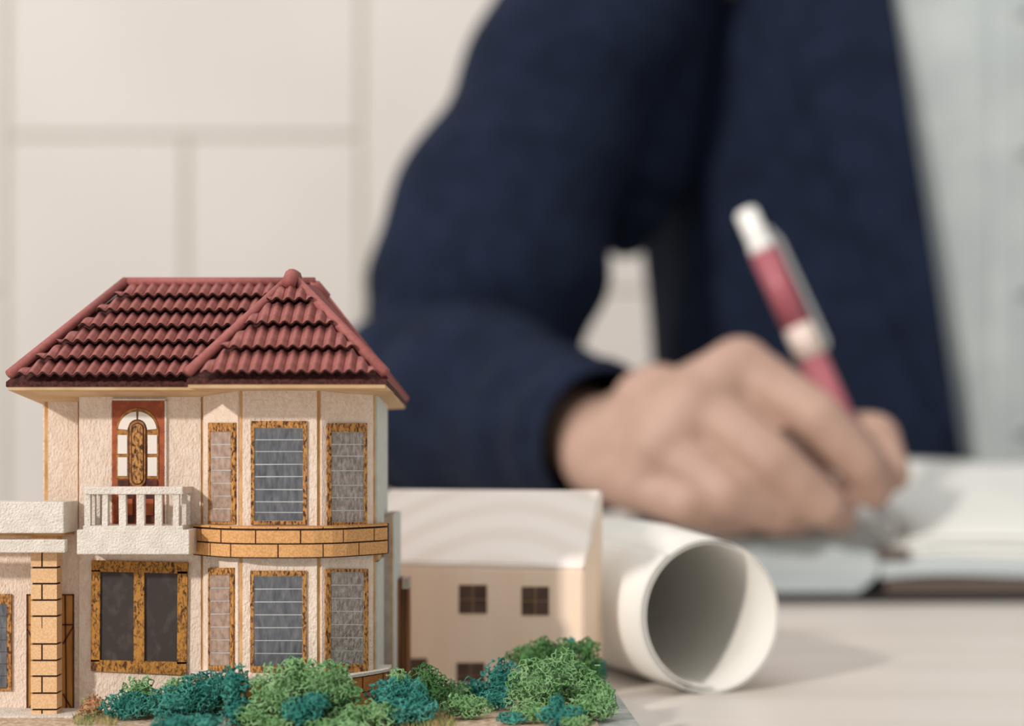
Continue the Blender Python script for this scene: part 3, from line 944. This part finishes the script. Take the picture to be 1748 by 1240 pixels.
# ------------------------------------------------------------------ open notebook
def sheet(name, x0, x1, y0, y1, zf, thick, m, parent, nx=24, ny=14, label=None, curl=None):
    bm = bmesh.new()
    top, bot = [], []
    for j in range(ny + 1):
        y = y0 + (y1 - y0) * j / ny
        tr, br = [], []
        for i in range(nx + 1):
            x = x0 + (x1 - x0) * i / nx
            z = zf(x, y)
            tr.append(bm.verts.new((x, y, z))); br.append(bm.verts.new((x, y, thick(x, y) if callable(thick) else z - thick)))
        top.append(tr); bot.append(br)
    for j in range(ny):
        for i in range(nx):
            f = bm.faces.new((top[j][i], top[j][i + 1], top[j + 1][i + 1], top[j + 1][i])); f.smooth = True
            bm.faces.new((bot[j][i], bot[j + 1][i], bot[j + 1][i + 1], bot[j][i + 1]))
    per = [(0, i) for i in range(nx + 1)] + [(j, nx) for j in range(1, ny + 1)] + [(ny, i) for i in range(nx - 1, -1, -1)] + [(j, 0) for j in range(ny - 1, 0, -1)]
    for k in range(len(per)):
        a, b = per[k], per[(k + 1) % len(per)]
        f = bm.faces.new((top[a[0]][a[1]], bot[a[0]][a[1]], bot[b[0]][b[1]], top[b[0]][b[1]])); f.material_index = 1
    bmesh.ops.recalc_face_normals(bm, faces=bm.faces)
    return obj(name, bm, [m, 'page_edge'], parent, label=label)
NB = 0.648
nb = thing('open_notebook', (0.19, 0.72, 0), 'thick open notebook on a dark cover with curled white pages under the hand', 'notebook')
gx = xa(1502, NB)      # gutter
box('cover', xa(1235, NB), 0.40, NB - 0.001, 0.812, 0.0, 0.0046, 'cover_dark', nb, bev=0.001, label='black lower cover')
box('cover_board', gx + 0.003, 0.395, NB + 0.0005, 0.81, 0.0042, 0.0102, 'cover', nb, bev=0.0008, label='grey-brown board below the right-hand pages')
def rise(y):
    t = (y - NB) / 0.155
    return max(0, t)
def zleft(x, y):
    e = max(0.0, (x - (gx - 0.030)) / 0.030)
    base = 0.0265 + 0.026 * rise(y) ** 1.1
    return base - 0.006 * e ** 2.5 - 0.0 * x
def zright(x, y):
    e = max(0.0, 1 - (x - gx) / 0.030)
    b = 0.0182 + 0.0005 * math.sin((x - gx) * 60)
    return b + (0.0585 - 0.0182) * rise(y) ** 0.75 - 0.0015 * e ** 2 * max(0, 1 - rise(y))
sheet('page_block', xa(1225, NB), gx, NB + 0.001, 0.803, lambda x, y: zleft(x, y) - 0.0006, lambda x, y: 0.0030 + 0.0 * x + 0.010 * max(0, (x - gx + 0.016) / 0.016) ** 2, 'page', nb, label='left-hand stack of white pages')
sheet('page_block', gx + 0.001, 0.385, NB + 0.002, 0.803, lambda x, y: zright(x, y) - 0.0008, 0.0072, 'page', nb, label='right-hand stack of white pages')
for k in range(3):
    sheet('page', xa(1225, NB), gx + 0.004 * k, NB - 0.0005 + 0.0012 * k, 0.800 - k * 0.004, lambda x, y, k=k: zleft(x, y) + 0.0005 * k + 0.0006 * math.sin(x * 70 + k) * k, 0.0002, 'page', nb)
for k in range(3):
    sheet('page', gx + 0.012 + 0.002 * k, 0.384, NB + 0.003 + 0.004 * k, 0.803, lambda x, y, k=k: zright(x, y) + 0.0004 + 0.0007 * k + 0.0010 * k * max(0, math.sin((x - gx) * 38 - 0.6)), 0.0002, 'page', nb)
box('gap_shade_strip', xa(1490, 0.655), xa(1545, 0.655), 0.6478, 0.668, 0.0188, 0.0230, 'cover', nb, label='small brown strip standing in for the shadow gap between the page stacks')  # brown box painted as the dark shadow gap beside the curled pages
# page lining the gutter between both stacks
sheet('page', gx - 0.004, gx + 0.014, NB + 0.02, 0.803, lambda x, y: min(zleft(gx, y), zright(gx + 0.014, y)) + (zright(gx + 0.014, y) - zleft(gx, y)) * 0.5 + 0.001, 0.0002, 'page', nb)

# ------------------------------------------------------------------ person
person = thing('person', (0.31, 1.05, -0.74), 'seated person in a navy suit jacket and pale shirt writing with a pen', 'person')
def fuse(name, caps, voxel, m, parent, smooth_it=4, extra=None, label=None):
    bm = bmesh.new()
    def ball(c, r):
        rr = r if isinstance(r, (tuple, list)) else (r, r, r)
        q = bmesh.ops.create_icosphere(bm, subdivisions=3, radius=1)
        for v in q['verts']: v.co = Vector((v.co.x * rr[0], v.co.y * rr[1], v.co.z * rr[2])) + Vector(c)
    for cp in caps:
        if len(cp) == 2: ball(*cp)
        else:
            a, b, ra, rb = cp
            a, b = Vector(a), Vector(b)
            add_tube(bm, [a, b], [ra, rb], 20)
            ball(a, ra); ball(b, rb)
    me = bpy.data.meshes.new('tmp'); bm.to_mesh(me); bm.free()
    o = bpy.data.objects.new('tmp', me); COL.objects.link(o)
    r = o.modifiers.new('r', 'REMESH'); r.mode = 'VOXEL'; r.voxel_size = voxel
    s = o.modifiers.new('s', 'SMOOTH'); s.factor = 0.5; s.iterations = smooth_it
    dg = bpy.context.evaluated_depsgraph_get()
    me2 = bpy.data.meshes.new_from_object(o.evaluated_get(dg))
    bpy.data.objects.remove(o)
    me2.materials.clear()
    me2.name = name
    return finish(name, me2, m, parent, label=label, smooth=True)

def H(px, py, D): return W(px, py, D)
px2 = lambda r, D: r * D / F
hd = 0.633
def cap(a, b, ra, rb): return (H(*a), H(*b), px2(ra, a[2]), px2(rb, b[2]))
hand = []
wr = (1036, 778, 0.675)
# metacarpals / back of the hand
hand += [cap(wr, (1262, 640, 0.650), 80, 62), cap(wr, (1185, 690, 0.642), 80, 64), cap(wr, (1125, 765, 0.640), 80, 62), cap(wr, (1080, 825, 0.645), 78, 54)]
hand += [cap((1262, 636, .652), (1185, 690, .642), 62, 62), cap((1185, 690, .642), (1125, 765, .640), 62, 60), cap((1125, 765, .640), (1085, 830, .644), 58, 50)]
hand += [cap((1120, 700, .668), (1240, 720, .672), 80, 70), cap((1180, 780, .672), (1260, 790, .668), 75, 60)]
# index
hand += [cap((1262, 632, .650), (1392, 712, .634), 56, 46), cap((1392, 712, .634), (1468, 792, .636), 46, 40), cap((1468, 792, .636), (1492, 838, .642), 40, 33)]
# middle
hand += [cap((1190, 692, .642), (1318, 792, .626), 55, 49), cap((1318, 792, .626), (1402, 862, .630), 48, 41), cap((1402, 862, .630), (1432, 880, .640), 41, 32)]
# ring
hand += [cap((1130, 762, .640), (1240, 848, .624), 51, 44), cap((1240, 848, .624), (1325, 878, .632), 44, 36), cap((1325, 878, .632), (1365, 882, .646), 38, 31)]
# little
hand += [cap((1085, 826, .644), (1165, 862, .630), 45, 40), cap((1165, 862, .630), (1240, 884, .638), 39, 32), cap((1240, 884, .638), (1275, 886, .650), 33, 27)]
# thumb
hand += [cap((1330, 800, .668), (1425, 850, .662), 46, 34)]
hand += [cap((1080, 740, .690), (1290, 770, .690), 80, 66), cap((1290, 770, .690), (1455, 752, .676), 62, 50), cap((1455, 752, .676), (1490, 752, .668), 50, 48), cap((1490, 752, .668), (1518, 808, .658), 47, 36)]
# forearm and upper arm inside the sleeve
ELB = H(735, 668, 0.875)
SHO = Vector((0.105, 1.00, 0.405))
Wr = H(*wr)
F1, F2, F3 = H(1034, 758, 0.690), H(988, 740, 0.716), H(912, 722, 0.762)
U1, U2 = H(824, 470, 0.905), H(975, 110, 0.948)
body = hand + [(Wr, F1, px2(78, .675), 0.0205), (F1, F2, 0.0205, 0.0225), (F2, F3, 0.0225, 0.028), (F3, ELB, 0.028, 0.034), (ELB, U1, 0.034, 0.034), (U1, U2, 0.036, 0.038), (U2, SHO, 0.038, 0.045)]
# torso, neck, head
body += [(SHO, (0.31, 1.06, 0.40), 0.055, 0.09), ((0.525, 1.00, 0.405), (0.31, 1.06, 0.40), 0.055, 0.09)]
body += [((0.31, 1.06, 0.36), (0.13, 0.10, 0.12)), ((0.31, 1.06, 0.22), (0.15, 0.10, 0.16)), ((0.31, 1.06, 0.05), (0.14, 0.10, 0.16)), ((0.31, 1.06, -0.14), (0.15, 0.11, 0.14))]
body += [((0.31, 1.055, 0.42), (0.31, 1.02, 0.54), 0.060, 0.054)]
HX, HY, HZ = 0.31, 1.00, 0.625
body += [((HX, HY + 0.01, HZ + 0.025), (0.076, 0.094, 0.085)), ((HX, HY - 0.025, HZ - 0.045), (0.056, 0.058, 0.060)), ((HX, HY - 0.05, HZ - 0.085), (0.030, 0.026, 0.022)),
         ((HX, HY - 0.088, HZ + 0.005), (HX, HY - 0.103, HZ - 0.022), 0.008, 0.013), ((HX, HY - 0.076, HZ + 0.028), (0.050, 0.014, 0.010)),
         ((HX - 0.077, HY + 0.01, HZ - 0.005), (0.008, 0.018, 0.030)), ((HX + 0.077, HY + 0.01, HZ - 0.005), (0.008, 0.018, 0.030)),
         ((HX, HY - 0.080, HZ - 0.050), (0.024, 0.010, 0.006)), ((HX, HY - 0.078, HZ - 0.062), (0.020, 0.010, 0.006))]
# the other arm, outside the frame
E2, W2 = Vector((0.60, 0.90, 0.10)), Vector((0.50, 0.735, 0.030))
body += [((0.525, 1.00, 0.405), E2, 0.048, 0.040), (E2, W2, 0.040, 0.024)]
pal = Vector((0.455, 0.655, 0.020))
body += [(W2, pal, 0.024, 0.016), (W2, pal + Vector((0.03, 0.01, 0)), 0.024, 0.015), (W2, pal + Vector((-0.03, 0.015, 0)), 0.024, 0.015)]
for k, (ox, ln) in enumerate(((-0.030, 0.070), (-0.010, 0.080), (0.012, 0.076), (0.032, 0.058))):
    a = pal + Vector((ox, abs(ox) * 0.3, 0.0)); d = Vector((-0.45 + ox * 4, -1, 0)).normalized()
    b = a + d * ln * 0.55 + Vector((0, 0, 0.006)); c = b + d * ln * 0.45 + Vector((0, 0, -0.014))
    body += [(a, b, 0.0105, 0.0095), (b, c, 0.0095, 0.0075)]
body += [(W2 + Vector((-0.02, -0.01, 0)), pal + Vector((-0.055, 0.015, -0.004)), 0.018, 0.012), (pal + Vector((-0.055, 0.015, -0.004)), pal + Vector((-0.07, -0.025, -0.008)), 0.012, 0.009)]
fuse('body', body, 0.0021, 'skin', person, smooth_it=2)
for s in (-1, 1):
    bm = bmesh.new(); bmesh.ops.create_icosphere(bm, subdivisions=2, radius=0.011)
    bmesh.ops.translate(bm, verts=bm.verts, vec=(HX + s * 0.030, HY - 0.071, HZ + 0.008))
    obj('eye', bm, 'pen_white', person, smooth=True)
fuse('hair', [((HX, HY + 0.022, HZ + 0.045), (0.082, 0.096, 0.080)), ((HX, HY - 0.05, HZ + 0.088), (0.060, 0.040, 0.026)), ((HX, HY + 0.06, HZ - 0.01), (0.070, 0.050, 0.060))], 0.005, 'hair', person)

# torso garments
TCX, TCY = 0.31, 1.06
def prof(z):
    P = [(-0.20, 0.185, 0.130), (0.0, 0.202, 0.128), (0.15, 0.208, 0.132), (0.30, 0.218, 0.136), (0.38, 0.215, 0.125), (0.425, 0.190, 0.105), (0.46, 0.130, 0.090), (0.49, 0.085, 0.078)]
    if z <= P[0][0]: return P[0][1:]
    for i in range(len(P) - 1):
        if z <= P[i + 1][0]:
            t = (z - P[i][0]) / (P[i + 1][0] - P[i][0]); t = t * t * (3 - 2 * t)
            return tuple(P[i][k] + (P[i + 1][k] - P[i][k]) * t for k in (1, 2))
    return P[-1][1:]
def tpnt(z, phi, off):
    a, b = prof(z); a += off; b += off
    s_, c_ = math.sin(phi), math.cos(phi)
    x = math.copysign(abs(s_) ** 0.92, s_); y = math.copysign(abs(c_) ** 0.92, c_)
    return Vector((TCX - a * x, TCY - b * y, z))
def wrap(name, z0, z1, f0, f1, off, th, m, nz=40, nf=48, label=None, foldf=None, parent=person):
    bm = bmesh.new(); g_ = []
    for j in range(nz + 1):
        z = z0 + (z1 - z0) * j / nz; a, b = f0(z), f1(z)
        r_ = []
        for i in range(nf + 1):
            ph = a + (b - a) * i / nf
            p = tpnt(z, ph, off + (foldf(z, ph) if foldf else 0))
            r_.append(bm.verts.new(p))
        g_.append(r_)
    for j in range(nz):
        for i in range(nf):
            f = bm.faces.new((g_[j][i], g_[j][i + 1], g_[j + 1][i + 1], g_[j + 1][i])); f.smooth = True
    bmesh.ops.recalc_face_normals(bm, faces=bm.faces)
    o = obj(name, bm, m, parent, label=label)
    md = o.modifiers.new('s', 'SOLIDIFY'); md.thickness = th; md.offset = 0
    return o
rad = math.radians
def f_open(z):
    t = min(max((z - 0.06) / 0.30, 0), 1)
    return rad(8.5 + 10.5 * t)
def fold_j(z, ph):
    return 0.0035 * math.sin(ph * 9 + z * 26) * math.exp(-((abs(ph) - 1.3) / 0.7) ** 2) + 0.002 * noise.noise(Vector((ph * 2, z * 8, 3)))
wrap('jacket', -0.20, 0.475, lambda z: f_open(z), lambda z: 2 * PI - f_open(z), 0.004, 0.003, 'navy', 60, 110, label='navy suit jacket body', foldf=fold_j)
def f_lap(z):
    t = min(max((z - 0.08) / 0.28, 0), 1)
    return f_open(z) + rad(1.0 + 20 * t ** 0.8)
wrap('lapel', 0.06, 0.44, f_open, f_lap, 0.010, 0.003, 'navy', 40, 12)
wrap('lapel', 0.06, 0.44, lambda z: -f_open(z), lambda z: -f_lap(z), 0.010, 0.003, 'navy', 40, 12)
def fold_s(z, ph):
    return 0.0035 * math.sin(ph * 16 + z * 9 + 1.5 * math.sin(z * 14)) + 0.003 * noise.noise(Vector((ph * 3, z * 7, 9)))
shirt = wrap('shirt', -0.20, 0.485, lambda z: -PI, lambda z: PI, -0.006, 0.001, 'shirt', 60, 110, label='pale blue-grey shirt', foldf=fold_s)
wrap('placket', -0.05, 0.47, lambda z: rad(-4), lambda z: rad(4), 0.0005, 0.001, 'shirt', 40, 6)
for k in range(5):
    q = tpnt(0.08 + 0.085 * k, 0, 0.0025)
    bm = bmesh.new(); add_tube(bm, [q + Vector((0, -0.001, 0)), q + Vector((0, 0.001, 0))], 0.004, 14)
    obj('shirt_button', bm, 'shirt', person)

# sleeves
def cr(P, n):
    P = [Vector(p) for p in P]; Q = []
    for i in range(len(P) - 1):
        a, b, c, d = P[max(i - 1, 0)], P[i], P[i + 1], P[min(i + 2, len(P) - 1)]
        for k in range(n):
            t = k / n
            Q.append(0.5 * ((2 * b) + (c - a) * t + (2 * a - 5 * b + 4 * c - d) * t * t + (3 * b - a - 3 * c + d) * t ** 3))
    Q.append(P[-1]); return Q
def sleeve(name, loops, m, label=None):
    """loops: list of (centres with radius, fold amplitude, open end)"""
    bm = bmesh.new(); N = 40
    for pr, amp, hollow in loops:
        C4 = cr([Vector((*p, )) for p, r in pr], 8)
        rr = []
        for i in range(len(pr) - 1):
            for k in range(8):
                t = k / 8; t = t * t * (3 - 2 * t); rr.append(pr[i][1] * (1 - t) + pr[i + 1][1] * t)
        rr.append(pr[-1][1])
        t0 = (C4[1] - C4[0]).normalized(); u = t0.cross(Vector((0, 0, 1)) if abs(t0.z) < .9 else Vector((1, 0, 0))).normalized()
        rings = []
        for i, c in enumerate(C4):
            t = (C4[min(i + 1, len(C4) - 1)] - C4[max(i - 1, 0)]).normalized()
            u = (u - t * u.dot(t)).normalized(); v = t.cross(u)
            row = []
            for k in range(N):
                a = 2 * PI * k / N
                d = u * math.cos(a) + v * math.sin(a)
                q = c + d * rr[i]
                fold = amp * (noise.noise(q * 16 + Vector((4, 1, 7))) + 0.5 * math.sin(i * 0.8 + 2.0 * math.sin(a)))
                if hollow and i > len(C4) - 4: fold *= 0.2
                row.append(bm.verts.new(c + d * (rr[i] + fold)))
            rings.append(row)
        fs = []
        for i in range(len(rings) - 1):
            for k in range(N):
                fs.append(bm.faces.new((rings[i][k], rings[i][(k + 1) % N], rings[i + 1][(k + 1) % N], rings[i + 1][k])))
        fs.append(bm.faces.new(rings[0][::-1]))
        if hollow:
            prev = rings[-1]
            for step, sc in ((0, 0.955), (4, 0.93), (10, 0.85)):
                cc = C4[max(len(C4) - 1 - step, 0)]
                bc = sum((x.co for x in rings[len(C4) - 1 - step]), Vector()) / N
                row = [bm.verts.new(bc + (x.co - bc) * sc) for x in rings[len(C4) - 1 - step]]
                for k in range(N):
                    f = bm.faces.new((prev[k], prev[(k + 1) % N], row[(k + 1) % N], row[k])); fs.append(f)
                    if step > 0: f.material_index = 1
                prev = row
            f = bm.faces.new(prev); f.material_index = 1; fs.append(f)
        else:
            fs.append(bm.faces.new(rings[-1]))
        for f in fs: f.smooth = True
        bmesh.ops.recalc_face_normals(bm, faces=fs)
    return obj(name, bm, [m, 'lining'], person, label=label)
cuff = H(1034, 752, 0.688)
fa = [(tuple(H(648, 690, 0.925)), 0.020), (tuple(H(668, 685, 0.910)), 0.044), (tuple(H(705, 677, 0.885)), 0.056), (tuple(H(800, 685, 0.835)), 0.0545), (tuple(H(915, 722, 0.76)), 0.0405), (tuple(H(985, 738, 0.715)), 0.0345), (tuple(cuff), 0.0330)]
ua = [(tuple(SHO + Vector((0.03, 0.015, 0.045))), 0.030), (tuple(SHO + Vector((0.004, 0.004, 0.01))), 0.064), (tuple(H(998, 60, 0.955)), 0.063), (tuple(H(910, 250, 0.93)), 0.0605), (tuple(H(838, 450, 0.905)), 0.0700), (tuple(H(785, 600, 0.90)), 0.0665), (tuple(H(740, 670, 0.90)), 0.040)]
und = [(tuple(H(1100, -80, 0.985)), 0.055), (tuple(H(1085, 120, 0.985)), 0.048), (tuple(H(1074, 300, 0.985)), 0.040), (tuple(H(1070, 365, 0.985)), 0.026), (tuple(H(1068, 425, 0.985)), 0.012), (tuple(H(1068, 440, 0.985)), 0.003)]
sleeve('sleeve', [(ua, 0.0045, False), (und, 0.001, False), (fa, 0.0035, True)], 'navy', 'navy sleeve of the writing arm')
cuff2 = W2 + (E2 - W2) * 0.14
fa2 = [(tuple(E2 + Vector((0.02, 0.05, 0.0))), 0.02), (tuple(E2 + Vector((0.01, 0.02, 0.0))), 0.052), (tuple(E2 + (W2 - E2) * 0.4), 0.047), (tuple(cuff2), 0.037)]
ua2 = [(tuple(Vector((0.495, 1.015, 0.45))), 0.03), ((0.521, 1.004, 0.415), 0.064), ((0.555, 0.95, 0.26), 0.060), (tuple(E2 + Vector((0, 0.01, 0.02))), 0.050), (tuple(E2), 0.030)]
sleeve('sleeve', [(ua2, 0.003, False), (fa2, 0.003, True)], 'navy')
# lower body below the desk
fuse('trousers', [((0.31, 1.06, -0.21), (0.17, 0.13, 0.09))] + sum([[((0.31 + s * 0.08, 1.03, -0.22), (0.31 + s * 0.11, 0.66, -0.20), 0.085, 0.062), ((0.31 + s * 0.11, 0.66, -0.20), (0.31 + s * 0.11, 0.69, -0.66), 0.062, 0.048)] for s in (-1, 1)], []), 0.008, 'trouser', person)
for s in (-1, 1):
    fuse('shoe', [((0.31 + s * 0.11, 0.71, -0.705), (0.31 + s * 0.115, 0.56, -0.715), 0.035, 0.025)], 0.006, 'shoe', person)

# chair under the person
chair = thing('office_chair', (0.31, 1.06, -0.74), 'dark office chair hidden behind the desk under the seated person', 'chair')
box('seat', 0.08, 0.54, 0.86, 1.24, -0.355, -0.31, 'chair', chair, bev=0.012)
box('backrest', 0.10, 0.52, 1.245, 1.28, -0.22, 0.10, 'chair', chair, bev=0.012)
for s in (0.14, 0.48):
    box('backrest_frame', s - 0.01, s + 0.01, 1.24, 1.262, -0.345, -0.21, 'dark_metal', chair)
    for y in (0.89, 1.21):
        box('leg', s - 0.012, s + 0.012, y - 0.012, y + 0.012, -0.74, -0.355, 'dark_metal', chair)

# ------------------------------------------------------------------ pen
pen = thing('pen', tuple(H(1528, 905, 0.652)), 'white and rose click pen held upright in the writing hand', 'pen')
p_top, p_tip = H(1273, 362, 0.672), H(1520, 905, 0.650)
dv = (p_tip - p_top)
def pp(t): return p_top + dv * t
def ring(name, t0, t1, r0, r1, m, label=None, n=20, extra=()):
    bm = bmesh.new()
    add_tube(bm, [pp(t0), *[pp(e[0]) for e in extra], pp(t1)], [r0, *[e[1] for e in extra], r1], n)
    return obj(name, bm, m, pen, label=label)
ring('push_button', -0.004, 0.10, 0.0040, 0.0050, 'pen_white', 'white push button', extra=((0.004, 0.0050), (0.09, 0.0052)))
ring('barrel', 0.10, 0.13, 0.0056, 0.0060, 'pen_white')
ring('barrel', 0.13, 0.37, 0.0062, 0.0064, 'pen_red', 'rose upper barrel')
ring('barrel', 0.37, 0.47, 0.0065, 0.0065, 'pen_clear', 'pale middle band')
ring('barrel', 0.47, 0.86, 0.0063, 0.0058, 'pen_red', 'rose lower barrel')
ring('pen_tip', 0.86, 1.0, 0.0055, 0.0008, 'pen_metal', extra=((0.93, 0.0035), (0.97, 0.0014)))
bm = bmesh.new()
sv = Vector((1, -0.2, 0.4)).normalized()
a = dv.normalized(); sv = (sv - a * sv.dot(a)).normalized(); tv = a.cross(sv)
prof_ = [(0.07, 0.0052, 0.0066), (0.12, 0.0070, 0.0092), (0.30, 0.0076, 0.0094), (0.44, 0.0074, 0.0096), (0.46, 0.0064, 0.0084)]
rw = []
for t, a0, a1 in prof_:
    rw.append([bm.verts.new(pp(t) + sv * x + tv * y) for x, y in ((a0, -0.0022), (a0, 0.0022), (a1, 0.0018), (a1, -0.0018))])
for i in range(len(rw) - 1):
    for k in range(4): bm.faces.new((rw[i][k], rw[i][(k + 1) % 4], rw[i + 1][(k + 1) % 4], rw[i + 1][k]))
bm.faces.new(rw[0]); bm.faces.new(rw[-1])
bmesh.ops.recalc_face_normals(bm, faces=bm.faces)
obj('clip', bm, 'pen_grey', pen, label='grey pocket clip')
for o in SC.objects:
    if 'alike' in o: del o['alike']
